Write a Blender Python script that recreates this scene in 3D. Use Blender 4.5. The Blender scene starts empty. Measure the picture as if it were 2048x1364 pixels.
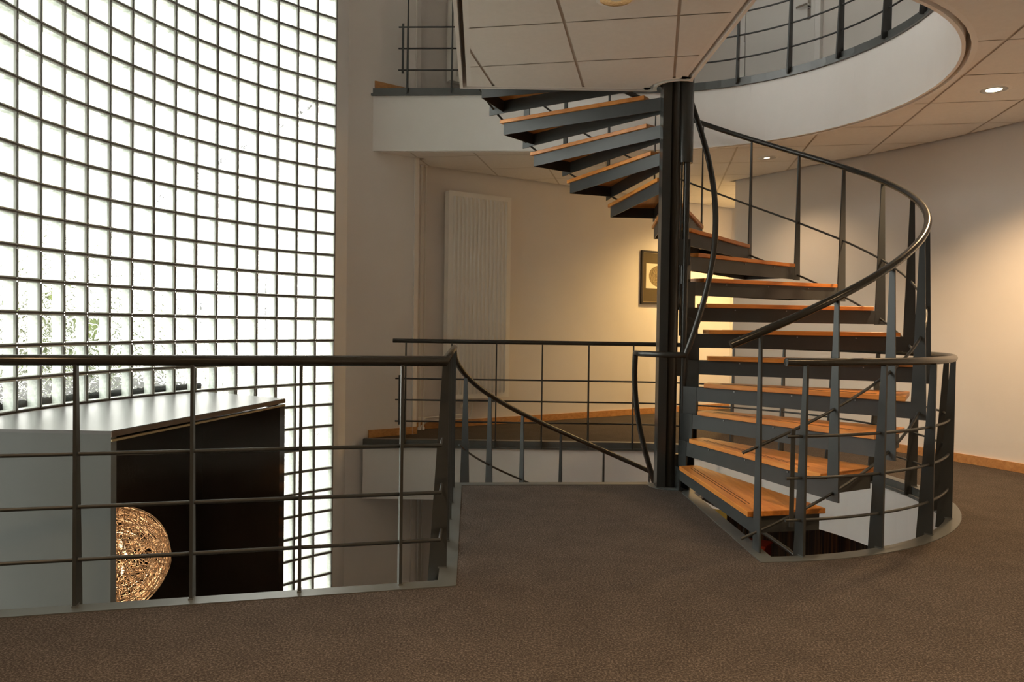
import bpy, bmesh, math, random
from mathutils import Vector, Matrix
from math import sin, cos, pi, radians, degrees, atan2, hypot, sqrt

random.seed(7)
S = bpy.context.scene
COL = S.collection

# ------------------------------------------------------------------ camera
EYE = 1.161
FPX, PITCH, ROLL = 1512.4, -0.0194, 0.0142
cam_d = bpy.data.cameras.new('camera')
cam_d.sensor_width = 36.0
cam_d.sensor_fit = 'HORIZONTAL'
cam_d.lens = FPX / 2048 * 36.0
cam_d.clip_start = 0.05
cam_d.clip_end = 200
cam = bpy.data.objects.new('camera', cam_d)
COL.objects.link(cam)
_f = Vector((0, cos(PITCH), sin(PITCH)))
_r0 = Vector((1, 0, 0))
_u0 = _r0.cross(_f)
_r = _r0 * cos(ROLL) + _u0 * sin(ROLL)
_u = -_r0 * sin(ROLL) + _u0 * cos(ROLL)
cam.matrix_world = Matrix(((_r.x, _u.x, -_f.x, 0), (_r.y, _u.y, -_f.y, 0), (_r.z, _u.z, -_f.z, EYE), (0, 0, 0, 1)))
S.camera = cam

# ------------------------------------------------------------------ world, exposure
W = bpy.data.worlds.new('overcast_sky')
S.world = W
W.use_nodes = True
_bg = W.node_tree.nodes['Background']
_bg.inputs[0].default_value = (1.0, 0.965, 0.915, 1)
_bg.inputs[1].default_value = 4.0
S.view_settings.view_transform = 'Standard'
S.view_settings.look = 'None'
S.view_settings.gamma = 1.0
S.view_settings.use_curve_mapping = False
S.view_settings.exposure = 1.1
try:
    c = S.cycles
    c.use_denoising = True
    c.max_bounces = 10
    c.diffuse_bounces = 6
    c.glossy_bounces = 4
    c.transmission_bounces = 8
    c.transparent_max_bounces = 24
    c.sample_clamp_indirect = 6.0
except Exception:
    pass

# storey heights
Z0, Z1, ZG = 0.0, 3.55, -3.5         # this floor, floor above, ground floor
ZC = 2.92                            # suspended ceiling of this floor
ZP = 2.89                            # soffit of the landing above
ZTOP = 6.45                          # ceiling of the floor above
PL = 0.075                           # edge plate height
WARM = (1.0, 0.66, 0.35)


# ------------------------------------------------------------------ materials
def new_mat(name):
    m = bpy.data.materials.new(name)
    m.use_nodes = True
    nt = m.node_tree
    return m, nt, nt.nodes['Principled BSDF']


def lk(nt, a, b):
    nt.links.new(a, b)


def ramp(nt, stops, interp='LINEAR'):
    n = nt.nodes.new('ShaderNodeValToRGB')
    cr = n.color_ramp
    cr.interpolation = interp
    while len(cr.elements) < len(stops):
        cr.elements.new(0.5)
    for e, (p, c) in zip(cr.elements, stops):
        e.position = p
        e.color = (*c, 1) if len(c) == 3 else c
    return n


def noise(nt, scale, detail=3, rough=.5, dist=0.0, vec=None):
    n = nt.nodes.new('ShaderNodeTexNoise')
    n.inputs['Scale'].default_value = scale
    n.inputs['Detail'].default_value = detail
    n.inputs['Roughness'].default_value = rough
    n.inputs['Distortion'].default_value = dist
    if vec is not None:
        lk(nt, vec, n.inputs['Vector'])
    return n


def coords(nt, kind='Object', scale=None, rot=None):
    t = nt.nodes.new('ShaderNodeTexCoord')
    o = t.outputs[kind]
    if scale or rot:
        m = nt.nodes.new('ShaderNodeMapping')
        if scale:
            m.inputs['Scale'].default_value = scale
        if rot:
            m.inputs['Rotation'].default_value = rot
        lk(nt, o, m.inputs['Vector'])
        return m.outputs[0]
    return o


def bump(nt, src, strength, dist=.01):
    b = nt.nodes.new('ShaderNodeBump')
    b.inputs['Strength'].default_value = strength
    b.inputs['Distance'].default_value = dist
    lk(nt, src, b.inputs['Height'])
    return b.outputs[0]


def mat_plain(name, col, rough=.5, metal=0.0, spec=.5, var=.04, nscale=6.0, bmp=0.0, bscale=80):
    m, nt, p = new_mat(name)
    v = coords(nt)
    n = noise(nt, nscale, 4, .55, 0, v)
    lo = tuple(max(0, c * (1 - var)) for c in col)
    hi = tuple(min(1, c * (1 + var)) for c in col)
    r = ramp(nt, [(.3, lo), (.7, hi)])
    lk(nt, n.outputs['Fac'], r.inputs[0])
    lk(nt, r.outputs[0], p.inputs['Base Color'])
    p.inputs['Roughness'].default_value = rough
    p.inputs['Metallic'].default_value = metal
    p.inputs['Specular IOR Level'].default_value = spec
    if bmp:
        n2 = noise(nt, bscale, 3, .5, 0, v)
        lk(nt, bump(nt, n2.outputs['Fac'], bmp, .004), p.inputs['Normal'])
    return m


def mat_carpet():
    m, nt, p = new_mat('carpet')
    v = coords(nt)
    a = noise(nt, 125, 5, .75, .2, v)
    r = ramp(nt, [(.32, (.025, .0195, .0165)), (.50, (.066, .054, .0465)), (.68, (.20, .17, .148))])
    lk(nt, a.outputs['Fac'], r.inputs[0])
    b = noise(nt, 5, 4, .6, 0, v)
    r2 = ramp(nt, [(.3, (.86, .86, .86)), (.7, (1.1, 1.1, 1.1))])
    lk(nt, b.outputs['Fac'], r2.inputs[0])
    mx = nt.nodes.new('ShaderNodeMix')
    mx.data_type = 'RGBA'
    mx.blend_type = 'MULTIPLY'
    mx.inputs[0].default_value = 1
    lk(nt, r.outputs[0], mx.inputs[6])
    lk(nt, r2.outputs[0], mx.inputs[7])
    lk(nt, mx.outputs[2], p.inputs['Base Color'])
    p.inputs['Roughness'].default_value = .95
    p.inputs['Specular IOR Level'].default_value = .1
    lk(nt, bump(nt, a.outputs['Fac'], .35, .004), p.inputs['Normal'])
    return m


def mat_wood(name, dark, mid, light, scale=(2.2, 40, 40), rough=.38, rings=1.0):
    m, nt, p = new_mat(name)
    oi = nt.nodes.new('ShaderNodeObjectInfo')
    v = coords(nt, 'Object', scale)
    add = nt.nodes.new('ShaderNodeVectorMath')
    add.operation = 'ADD'
    lk(nt, v, add.inputs[0])
    sc = nt.nodes.new('ShaderNodeVectorMath')
    sc.operation = 'SCALE'
    sc.inputs[0].default_value = (13, 7, 5)
    lk(nt, oi.outputs['Random'], sc.inputs['Scale'])
    lk(nt, sc.outputs[0], add.inputs[1])
    n = noise(nt, 1.0, 6, .62, .6 * rings, add.outputs[0])
    r = ramp(nt, [(.25, dark), (.5, mid), (.75, light)])
    lk(nt, n.outputs['Fac'], r.inputs[0])
    lk(nt, r.outputs[0], p.inputs['Base Color'])
    p.inputs['Roughness'].default_value = rough
    lk(nt, bump(nt, n.outputs['Fac'], .12, .003), p.inputs['Normal'])
    return m


def mat_zebra():
    m, nt, p = new_mat('zebra_wood')
    v = coords(nt, 'Object', (38, 38, .6))
    n = noise(nt, 1.0, 4, .6, .5, v)
    r = ramp(nt, [(.36, (.016, .007, .004)), (.5, (.06, .026, .012)), (.64, (.19, .09, .035))])
    lk(nt, n.outputs['Fac'], r.inputs[0])
    lk(nt, r.outputs[0], p.inputs['Base Color'])
    p.inputs['Roughness'].default_value = .35
    return m


def mat_emit(name, col, strength):
    m, nt, p = new_mat(name)
    p.inputs['Base Color'].default_value = (*col, 1)
    p.inputs['Emission Color'].default_value = (*col, 1)
    p.inputs['Emission Strength'].default_value = strength
    return m


def mat_thin_glass():
    m, nt, p = new_mat('block_front_glass')
    nt.nodes.remove(p)
    out = nt.nodes['Material Output']
    t = nt.nodes.new('ShaderNodeBsdfTransparent')
    t.inputs[0].default_value = (.88, .90, .885, 1)
    g = nt.nodes.new('ShaderNodeBsdfGlossy')
    g.inputs['Roughness'].default_value = .03
    fr = nt.nodes.new('ShaderNodeFresnel')
    fr.inputs[0].default_value = 1.4
    n = noise(nt, 14, 2, .5, 0, coords(nt))
    lk(nt, bump(nt, n.outputs['Fac'], .15, .01), g.inputs['Normal'])
    mx = nt.nodes.new('ShaderNodeMixShader')
    lk(nt, fr.outputs[0], mx.inputs[0])
    lk(nt, t.outputs[0], mx.inputs[1])
    lk(nt, g.outputs[0], mx.inputs[2])
    lk(nt, mx.outputs[0], out.inputs[0])
    return m


def mat_wavy_glass():
    m, nt, p = new_mat('block_wavy_glass')
    nt.nodes.remove(p)
    out = nt.nodes['Material Output']
    oi = nt.nodes.new('ShaderNodeObjectInfo')
    v = coords(nt, 'Object', None, None)
    sc = nt.nodes.new('ShaderNodeVectorMath')
    sc.operation = 'SCALE'
    sc.inputs[0].default_value = (9.1, 4.3, 7.7)
    lk(nt, oi.outputs['Random'], sc.inputs['Scale'])
    ad = nt.nodes.new('ShaderNodeVectorMath')
    ad.operation = 'ADD'
    lk(nt, v, ad.inputs[0])
    lk(nt, sc.outputs[0], ad.inputs[1])
    n = noise(nt, 16, 2, .5, 1.6, ad.outputs[0])
    # clear straight part
    t = nt.nodes.new('ShaderNodeBsdfTransparent')
    t.inputs[0].default_value = (.86, .88, .865, 1)
    # rippled part
    rf = nt.nodes.new('ShaderNodeBsdfRefraction')
    rf.inputs['Color'].default_value = (.86, .88, .865, 1)
    rf.inputs['Roughness'].default_value = .05
    rf.inputs['IOR'].default_value = 1.25
    lk(nt, bump(nt, n.outputs['Fac'], 1.0, .03), rf.inputs['Normal'])
    tl = nt.nodes.new('ShaderNodeBsdfTranslucent')
    tl.inputs['Color'].default_value = (.6, .64, .6, 1)
    r1 = ramp(nt, [(.40, (0, 0, 0)), (.44, (1, 1, 1)), (.60, (1, 1, 1)), (.64, (0, 0, 0))])
    lk(nt, n.outputs['Fac'], r1.inputs[0])
    m1 = nt.nodes.new('ShaderNodeMixShader')
    lk(nt, r1.outputs[0], m1.inputs[0])
    lk(nt, t.outputs[0], m1.inputs[1])
    lk(nt, rf.outputs[0], m1.inputs[2])
    m2 = nt.nodes.new('ShaderNodeMixShader')
    m2.inputs[0].default_value = .05
    lk(nt, m1.outputs[0], m2.inputs[1])
    lk(nt, tl.outputs[0], m2.inputs[2])
    lk(nt, m2.outputs[0], out.inputs[0])
    return m


M = {}
M['plaster'] = mat_plain('white_plaster', (.80, .76, .715), .85, 0, .2, .015, 3, .12, 160)
M['white'] = mat_plain('white_paint', (.88, .865, .845), .5, 0, .4, .01)
M['tile'] = mat_plain('ceiling_tile', (.86, .84, .81), .9, 0, .1, .02, 30, .1, 300)
M['grid'] = mat_plain('ceiling_grid', (.60, .56, .51), .6)
M['carpet'] = mat_carpet()
M['steel'] = mat_plain('anthracite_steel', (.043, .047, .048), .42, .1, .5, .06, 9, .03, 60)
M['rail'] = mat_plain('handrail_steel', (.045, .045, .042), .24, .3, .5, .05, 9)
M['edge'] = mat_plain('edge_plate_steel', (.12, .13, .13), .34, .2, .5, .05, 9)
M['column_paint'] = mat_plain('anthracite_gloss_steel', (.043, .047, .048), .22, .1, .5, .04, 9)
M['black_steel'] = mat_plain('column_steel', (.012, .013, .014), .22, .1, .5, .03)
M['bright_edge'] = mat_plain('worn_edge', (.30, .31, .31), .3, .6)
M['tread'] = mat_wood('tread_wood', (.43, .14, .024), (.63, .235, .044), (.76, .33, .08), (3, 26, 26), .36)
M['groove'] = mat_plain('tread_groove', (.035, .017, .010), .7)
M['base'] = mat_wood('baseboard_wood', (.40, .17, .05), (.55, .26, .085), (.66, .35, .13), (3, 30, 30), .42)
M['radiator'] = mat_plain('radiator_enamel', (.90, .88, .82), .35, 0, .5, .01)
M['pipe'] = mat_plain('pipe_paint', (.78, .76, .70), .4, 0, .5, .01)
M['chrome'] = mat_plain('chrome', (.75, .75, .75), .12, 1.0, .5, .02)
M['reflector'] = mat_plain('reflector', (.85, .82, .76), .16, 1.0, .5, .25, 60)
M['bulb_on'] = mat_emit('bulb_on', (1.0, .80, .50), 9)
M['lamp_bulb'] = mat_emit('lamp_bulb', (1.0, .75, .42), 1.2)
M['bulb_dim'] = mat_emit('bulb_dim', (1.0, .88, .70), .8)

M['bulb_off'] = mat_plain('bulb_off', (.8, .82, .78), .1)
M['frame'] = mat_plain('picture_frame', (.018, .012, .008), .35)
M['fillet'] = mat_plain('picture_fillet', (.42, .33, .18), .4, .5)
M['matboard'] = mat_plain('olive_mat', (.085, .058, .018), .7)
M['paper'] = mat_plain('print_paper', (.72, .66, .52), .8)
M['porch_grey'] = mat_plain('porch_grey', (.14, .152, .152), .42, 0, .5, .02)
M['porch_top'] = mat_plain('porch_top', (.17, .17, .175), .30, 0, .5, .03)
M['porch_trim'] = mat_plain('porch_trim', (.16, .115, .085), .3, .4)
M['porch_gloss'] = mat_plain('porch_gloss', (.026, .020, .016), .14, 0, .6, .1)
M['wire'] = mat_plain('copper_wire', (.66, .50, .35), .36, .4, .5, .1)
M['zebra'] = mat_zebra()
_pg = M['porch_gloss'].node_tree.nodes['Principled BSDF']
_pg.inputs['Coat Weight'].default_value = 1.0
_pg.inputs['Coat Roughness'].default_value = .06
_pg.inputs['Specular IOR Level'].default_value = 1.0
M['red'] = mat_plain('red_lacquer', (.42, .036, .012), .4)
M['ochre'] = mat_plain('ochre_wall', (.62, .42, .08), .8)
M['front'] = mat_thin_glass()
M['wavy'] = mat_wavy_glass()
M['glass_side'] = mat_plain('glass_side', (.55, .585, .55), .25, 0, .6, .2, 40)
M['glass_rim'] = mat_plain('glass_rim', (.52, .54, .50), .2, 0, .7, .05)
M['mortar'] = mat_plain('mortar', (.17, .15, .13), .9, 0, .2, .12, 30)
M['leaf'] = mat_plain('leaves', (.10, .14, .03), .6, 0, .3, .45, 3)
M['bark'] = mat_plain('bark', (.10, .075, .05), .9)
M['lawn'] = mat_plain('paving', (.42, .40, .37), .9, 0, .2, .2, 2)
M['facade'] = mat_plain('pale_facade', (.52, .49, .46), .9, 0, .2, .03, 2)
M['dark_glass'] = mat_plain('dark_window', (.10, .11, .12), .1)
M['canopy'] = mat_plain('canopy_felt', (.035, .035, .035), .9)
M['door'] = mat_plain('door_paint', (.83, .81, .78), .4, 0, .4, .01)


# ------------------------------------------------------------------ mesh helpers
class MB:
    def __init__(self):
        self.v, self.f, self.s, self.mi = [], [], [], []

    def add(self, vs, fs, smooth=False, mi=0):
        b = len(self.v)
        self.v += [tuple(p) for p in vs]
        for f in fs:
            self.f.append([b + i for i in f])
            self.s.append(smooth)
            self.mi.append(mi)
        return self

    def prism(self, poly, z0, z1, mi=0):
        """vertical prism; poly counter-clockwise list of (x, y)"""
        n = len(poly)
        vs = [(x, y, z0) for x, y in poly] + [(x, y, z1) for x, y in poly]
        fs = [list(range(n - 1, -1, -1)), list(range(n, 2 * n))]
        fs += [[i, (i + 1) % n, n + (i + 1) % n, n + i] for i in range(n)]
        return self.add(vs, fs, False, mi)

    def hexa(self, p, mi=0):
        """8 points: bottom ring 0-3 ccw, top ring 4-7"""
        return self.add(p, [[3, 2, 1, 0], [4, 5, 6, 7], [0, 1, 5, 4], [1, 2, 6, 5], [2, 3, 7, 6], [3, 0, 4, 7]], False, mi)

    def box(self, c, s, rz=0.0, mi=0):
        cx, cy, cz = c
        x, y, z = s[0] / 2, s[1] / 2, s[2] / 2
        co, si = cos(rz), sin(rz)
        pts = []
        for dz in (-z, z):
            for dx, dy in ((-x, -y), (x, -y), (x, y), (-x, y)):
                pts.append((cx + dx * co - dy * si, cy + dx * si + dy * co, cz + dz))
        return self.hexa(pts, mi)

    def tube(self, path, r, n=10, caps=True, closed=False, mi=0, r2=None):
        P = [Vector(p) for p in path]
        m = len(P)
        T = []
        for i in range(m):
            a = P[(i - 1) % m] if (closed or i > 0) else P[i]
            b = P[(i + 1) % m] if (closed or i < m - 1) else P[i]
            t = (b - a)
            T.append(t.normalized() if t.length > 1e-9 else Vector((0, 0, 1)))
        ref = Vector((0, 0, 1)) if abs(T[0].z) < .9 else Vector((1, 0, 0))
        nrm = (ref - T[0] * ref.dot(T[0])).normalized()
        vs, fs = [], []
        for i in range(m):
            nrm = nrm - T[i] * nrm.dot(T[i])
            nrm = nrm.normalized() if nrm.length > 1e-6 else Vector((1, 0, 0))
            bn = T[i].cross(nrm)
            # mitre: keep the section true on sharp bends
            k = 1.0
            if not closed and 0 < i < m - 1:
                d1 = (P[i] - P[i - 1]).normalized()
                k = min(1.5, 1 / max(.5, d1.dot(T[i])))
            rr = r if r2 is None else r + (r2 - r) * i / (m - 1)
            for j in range(n):
                a = 2 * pi * j / n
                vs.append(P[i] + (nrm * cos(a) + bn * sin(a)) * rr * (1 if k == 1 else (1 + (k - 1) * .5)))
        rng = m if closed else m - 1
        for i in range(rng):
            i2 = (i + 1) % m
            for j in range(n):
                fs.append([i * n + j, i * n + (j + 1) % n, i2 * n + (j + 1) % n, i2 * n + j])
        self.add(vs, fs, True, mi)
        if caps and not closed:
            self.add(vs[:n], [list(range(n - 1, -1, -1))], False, mi)
            self.add(vs[-n:], [list(range(n))], False, mi)
        return self

    def cyl(self, c, r, z0, z1, n=20, mi=0):
        return self.tube([(c[0], c[1], z0), (c[0], c[1], z1)], r, n, True, False, mi)

    def build(self, name, mats, parent=None, kind=None, loc=None, auto=False):
        me = bpy.data.meshes.new(name)
        me.from_pydata(self.v, [], self.f)
        if not isinstance(mats, (list, tuple)):
            mats = [mats]
        for m in mats:
            me.materials.append(m)
        me.polygons.foreach_set('use_smooth', self.s)
        me.polygons.foreach_set('material_index', self.mi)
        me.update()
        bm = bmesh.new()
        bm.from_mesh(me)
        bmesh.ops.remove_doubles(bm, verts=bm.verts, dist=1e-6) if auto else None
        bmesh.ops.recalc_face_normals(bm, faces=bm.faces)
        bm.to_mesh(me)
        bm.free()
        o = bpy.data.objects.new(name, me)
        COL.objects.link(o)
        if parent is not None:
            o.parent = parent
            o.matrix_parent_inverse = Matrix.Translation(-parent.location)
        if kind:
            o['kind'] = kind
        return o


def tag(o, label, cat, group=None):
    o['label'] = label
    o['category'] = cat
    if group:
        o['group'] = group
    return o


def empty(name, loc, label, cat, group=None):
    o = bpy.data.objects.new(name, None)
    o.empty_display_size = .2
    o.location = loc
    COL.objects.link(o)
    return tag(o, label, cat, group)


def struct(o):
    o['kind'] = 'structure'
    return o


def copy_tree(o, parent=None, shift=None):
    c = o.copy()
    COL.objects.link(c)
    if parent is not None:
        c.parent = parent
    if shift is not None:
        c.location = Vector(c.location) + Vector(shift)
    for ch in o.children:
        copy_tree(ch, c)
    return c


def offset(path, d):
    """offset an open polyline to its left by d, mitred"""
    P = [Vector(p) for p in path]
    out = []
    for i, p in enumerate(P):
        ns = []
        if i > 0:
            t = (p - P[i - 1]).normalized()
            ns.append(Vector((-t.y, t.x)))
        if i < len(P) - 1:
            t = (P[i + 1] - p).normalized()
            ns.append(Vector((-t.y, t.x)))
        if len(ns) == 1:
            n = ns[0]
            k = 1
        else:
            n = (ns[0] + ns[1])
            n = n.normalized() if n.length > 1e-6 else ns[0]
            k = 1 / max(.4, n.dot(ns[0]))
        q = p + n * d * k
        out.append((q.x, q.y))
    return out


def ribbon_h(mb, a, b, z, mi=0):
    """horizontal strip between two polylines of equal length"""
    n = len(a)
    mb.add([(x, y, z) for x, y in a] + [(x, y, z) for x, y in b],
           [[i, i + 1, n + i + 1, n + i] for i in range(n - 1)], False, mi)


def ribbon_v(mb, a, z0, z1, mi=0, smooth=False):
    n = len(a)
    mb.add([(x, y, z0) for x, y in a] + [(x, y, z1) for x, y in a],
           [[i, i + 1, n + i + 1, n + i] for i in range(n - 1)], smooth, mi)


def wall_solid(mb, path, th, z0, z1, mi=0):
    """wall along path, thickness th to the left side"""
    b = offset(path, th)
    n = len(path)
    vs = [(x, y, z0) for x, y in path] + [(x, y, z0) for x, y in b] + [(x, y, z1) for x, y in path] + [(x, y, z1) for x, y in b]
    fs = []
    for i in range(n - 1):
        fs += [[i, i + 1, 2 * n + i + 1, 2 * n + i], [n + i + 1, n + i, 3 * n + i, 3 * n + i + 1],
               [2 * n + i, 2 * n + i + 1, 3 * n + i + 1, 3 * n + i], [i + 1, i, n + i, n + i + 1]]
    fs += [[0, 2 * n, 3 * n, n], [n - 1, 2 * n - 1, 4 * n - 1, 3 * n - 1]]
    mb.add(vs, fs, False, mi)


def poly_face(mb, poly, z, mi=0):
    """triangulated non-convex polygon"""
    from mathutils.geometry import tessellate_polygon
    tris = tessellate_polygon([[Vector((x, y, 0)) for x, y in poly]])
    mb.add([(x, y, z) for x, y in poly], [list(t) for t in tris], False, mi)


def clip_half(poly, nx, ny, d):
    """keep the part with nx*x+ny*y <= d"""
    out = []
    n = len(poly)
    for i in range(n):
        a, b = poly[i], poly[(i + 1) % n]
        da, db = nx * a[0] + ny * a[1] - d, nx * b[0] + ny * b[1] - d
        if da <= 0:
            out.append(a)
        if da * db < 0:
            t = da / (da - db)
            out.append((a[0] + (b[0] - a[0]) * t, a[1] + (b[1] - a[1]) * t))
    return out


def area(poly):
    return .5 * sum(poly[i][0] * poly[(i + 1) % len(poly)][1] - poly[(i + 1) % len(poly)][0] * poly[i][1] for i in range(len(poly)))


def arc(c, R, a0, a1, n):
    return [(c[0] + R * cos(radians(a0 + (a1 - a0) * i / n)), c[1] + R * sin(radians(a0 + (a1 - a0) * i / n))) for i in range(n + 1)]


# ------------------------------------------------------------------ plan of the void
AX = (1.1915, 5.5675)                 # stair axis
OC = (1.098, 5.769)                   # centre of the round opening


def opening_r(a):
    if a < -20:
        return 2.03
    if a < 5:
        return 2.03 - .045 * (a + 20) / 25
    return 1.985 - .065 * min(1, (a - 5) / 85)


CARPET = [(-2.86, 2.69), (-.233, 3.346), (-.351, 5.475), (1.0, 5.585)] + arc(AX, .17, 180, 290, 8) + [(1.215, 5.33), (1.257, 3.746)]
CARPET += [(OC[0] + opening_r(a) * cos(radians(a)), OC[1] + opening_r(a) * sin(radians(a))) for a in [-85.5 + 175.5 * i / 40 for i in range(1, 41)]]
CARPET += [(0.55, 7.685), (-.2, 7.69), (-1.49, 7.69)]
VOID0 = offset(CARPET, .085)
VOID0[0] = (-2.9, 2.77)

UC, UR = (1.147, 5.646), 1.86
VOID1 = [(-2.9, 2.77), (-.318, 3.43), (-.413, 5.65), (1.0, 5.66)] + arc(AX, .16, 150, 296, 9) + [(1.252, 5.36), (1.285, 3.79)]
VOID1 += arc(UC, UR, -85.5, 90, 40)[1:]
VOID1 += [(.55, 7.565), (.15, 7.605), (-1.46, 7.71)]
CARPET1 = offset(VOID1, -.085)

# walls in plan
WALL_A = [(-1.657, 7.55), (-1.005, 8.043)]
CORNER = [(-1.005, 8.043), (-1.26, 8.24)]
WALL_B = [(-1.26, 8.243), (3.19, 11.087)]
WALL_END = [(3.19, 11.087), (4.75, 8.65)]
RIGHT = [(2.62, 8.99), (3.06, 8.33), (3.36, 7.85), (3.65, 7.44), (3.87, 7.07), (4.08, 6.66), (4.26, 6.28), (4.45, 5.70), (4.60, 5.0), (4.70, 4.1), (4.72, 3.0), (4.72, -3.6)]
GC, GR = (.892, 4.2159), 3.912        # glass wall arc
G0, GD = 3.0598, -.051


def gpt(i, R=GR):
    a = G0 + GD * i
    return (GC[0] + R * cos(a), GC[1] + R * sin(a))


BACK_Y = -3.6
FLOOR = list(CARPET) + [(-1.005, 8.043), (-1.26, 8.243), (3.19, 11.087), (4.72, 8.72), (4.72, BACK_Y), (-4.2, BACK_Y), (-4.2, 2.0)]
FLOOR1 = list(CARPET1) + [(-1.005, 8.043), (-1.26, 8.243), (3.19, 11.087), (4.72, 8.72), (4.72, BACK_Y), (-4.2, BACK_Y), (-4.2, 2.0)]
TILE_AREA0 = list(VOID0) + FLOOR[len(CARPET):]
TILE_AREA1 = list(VOID1) + FLOOR1[len(CARPET1):]


# ------------------------------------------------------------------ slabs
def slab(fname, carpet, void, outer, z, zb, cname):
    mb = MB()
    poly_face(mb, carpet + outer, z)
    fl = struct(mb.build(fname, M['carpet']))
    mb = MB()
    ribbon_h(mb, carpet, void, z + .004)
    ribbon_v(mb, carpet, z - .02, z + .004)
    ribbon_v(mb, void, z - PL, z + .004, 1)
    inn = offset(void, .022)
    ribbon_h(mb, void, inn, z - PL + .022, 1)
    ribbon_v(mb, inn, z - PL, z - PL + .022, 1)
    ribbon_h(mb, void, inn, z - PL, 1)
    e = mb.build('edge_plate', [M['edge'], M['edge']], fl)
    mb = MB()
    ribbon_v(mb, offset(void, -.004), zb, z - PL, 0, False)
    mb.build('fascia', M['white'], fl)
    # ceiling below
    mb = MB()
    o0, o1, o2, o3 = void, offset(void, -.022), offset(void, -.052), offset(void, -.085)
    ribbon_h(mb, o0, o1, zb)
    ribbon_v(mb, o1, zb, zb + .16)
    ribbon_v(mb, o2, zb, zb + .16)
    ribbon_h(mb, o2, o3, zb)
    mb.build('soffit_trim', M['white'], fl)
    mb = MB()
    ribbon_h(mb, o1, o2, zb + .16)
    mb.build('slot_top', M['grid'], fl)
    mb = MB()
    poly_face(mb, o3 + (CEIL_OUT if z > 1 else outer), zb + .005)
    ce = struct(mb.build(cname, M['grid']))
    mb = MB()
    poly_face(mb, o3 + outer, zb + .17)
    mb.build('slab_soffit', M['plaster'], fl)
    return fl, ce


OUT = FLOOR[len(CARPET):]
# edge of the suspended ceiling: a 4 cm open joint is left along the walls
_w = offset([(-1.46, 7.70), (-1.005, 8.043), (-1.22, 8.268), (3.19, 11.087), (4.70, 8.70)], -.04)
_rb = offset(RIGHT, .06)
CEIL_OUT = _w[1:] + [(4.66, 6.6)] + [p for p in _rb[5::-1]] + [(2.55, 9.03)] + offset(RIGHT, -.04)[:-1] + [(4.68, BACK_Y), (-4.2, BACK_Y), (-4.2, 2.0)]
floor0, ceil_g = slab('floor', CARPET, VOID0, OUT, Z0, -.60, 'ceiling_2')
floor1, ceil_0 = slab('floor_2', CARPET1, VOID1, OUT, Z1, ZC, 'ceiling')

# suspended ceiling tiles of this storey
TA = radians(10.7)
TCX, TDX = (cos(TA), -sin(TA)), (sin(TA), cos(TA))
area_poly = offset(VOID1, -.085) + CEIL_OUT
S0, T0, PS, PT = -1.193, 5.03, .6466, .653


def visible_rough(x, y, z):
    d = Vector((x, y, z - EYE))
    fw = d.dot(_f)
    if fw < .4:
        return None
    return (1024 + FPX * d.dot(_r) / fw, 682 - FPX * d.dot(_u) / fw, fw)


def tiles(parent, poly, z, mat):
    from mathutils.geometry import tessellate_polygon
    tris = [[poly[k] for k in t] for t in tessellate_polygon([[Vector((x, y, 0)) for x, y in poly]])]
    for i in range(-9, 12):
        for j in range(-13, 12):
            s0, s1 = S0 + i * PS + .009, S0 + (i + 1) * PS - .009
            t0, t1 = T0 + j * PT + .006, T0 + (j + 1) * PT - .006
            pieces, tot, vis = [], 0, False
            for t in tris:
                p = t
                for nx, ny, d in ((-TCX[0], -TCX[1], -s0), (TCX[0], TCX[1], s1), (-TDX[0], -TDX[1], -t0), (TDX[0], TDX[1], t1)):
                    p = clip_half(p, nx, ny, d)
                    if len(p) < 3:
                        break
                if len(p) < 3 or abs(area(p)) < 1e-6:
                    continue
                tot += abs(area(p))
                pieces.append(p)
                for a in p:
                    r = visible_rough(a[0], a[1], z)
                    if r and -60 < r[0] < 2108 and -60 < r[1] < 700:
                        vis = True
            if tot < .003 or not vis:
                continue
            mb = MB()
            for p in pieces:
                mb.add([(x, y, z) for x, y in p], [list(range(len(p)))])
            mb.build('ceiling_tile', mat, parent, None, None, True)


tiles(ceil_0, area_poly, ZC, M['tile'])

# ------------------------------------------------------------------ shell
mb = MB()
poly_face(mb, [(-4.6, BACK_Y), (5.2, BACK_Y), (5.2, 11.6), (-4.6, 11.6)], ZG)
struct(mb.build('floor_3', M['lawn']))
mb = MB()
mb.prism([(-4.6, BACK_Y), (5.2, BACK_Y), (5.2, 11.6), (-4.6, 11.6)], ZTOP, ZTOP + .2)
struct(mb.build('ceiling_3', M['plaster']))


def wall(name, path, th=.12, z0=ZG, z1=ZTOP, mat='plaster'):
    mb = MB()
    wall_solid(mb, path, th, z0, z1)
    return struct(mb.build(name, M[mat]))


wall('wall_back_left', WALL_A, .12)
wall('wall_back_return', CORNER, .06)
wall('wall_back', WALL_B, .12)
wall('wall_corridor_end', WALL_END, .12)
wall('wall_right', RIGHT, .12)
wall('wall_upper_corridor', [(1.3, 9.88), (2.62, 8.99)], .1, Z1, ZTOP)
wall('wall_corridor_side', [(4.75, 8.65), (4.72, 6.2)], .1)
wall('wall_front', [(4.72, BACK_Y), (-4.2, BACK_Y)], -.12)
wall('wall_front_left', [(-4.2, BACK_Y), (-4.2, 2.2)], -.12)
# white jamb between the glass blocks and the back wall
mb = MB()
g15 = gpt(15, GR)
mb.prism([(-1.657, 7.55), (-1.70, 7.14), (-1.83, 7.24), (-1.76, 7.62)], ZG, ZTOP)
struct(mb.build('trim_1', M['white']))


def baseboard(name, path, z, h=.08, th=.015):
    mb = MB()
    wall_solid(mb, path, -th, z + .002, z + h)
    return struct(mb.build(name, M['base']))


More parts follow.
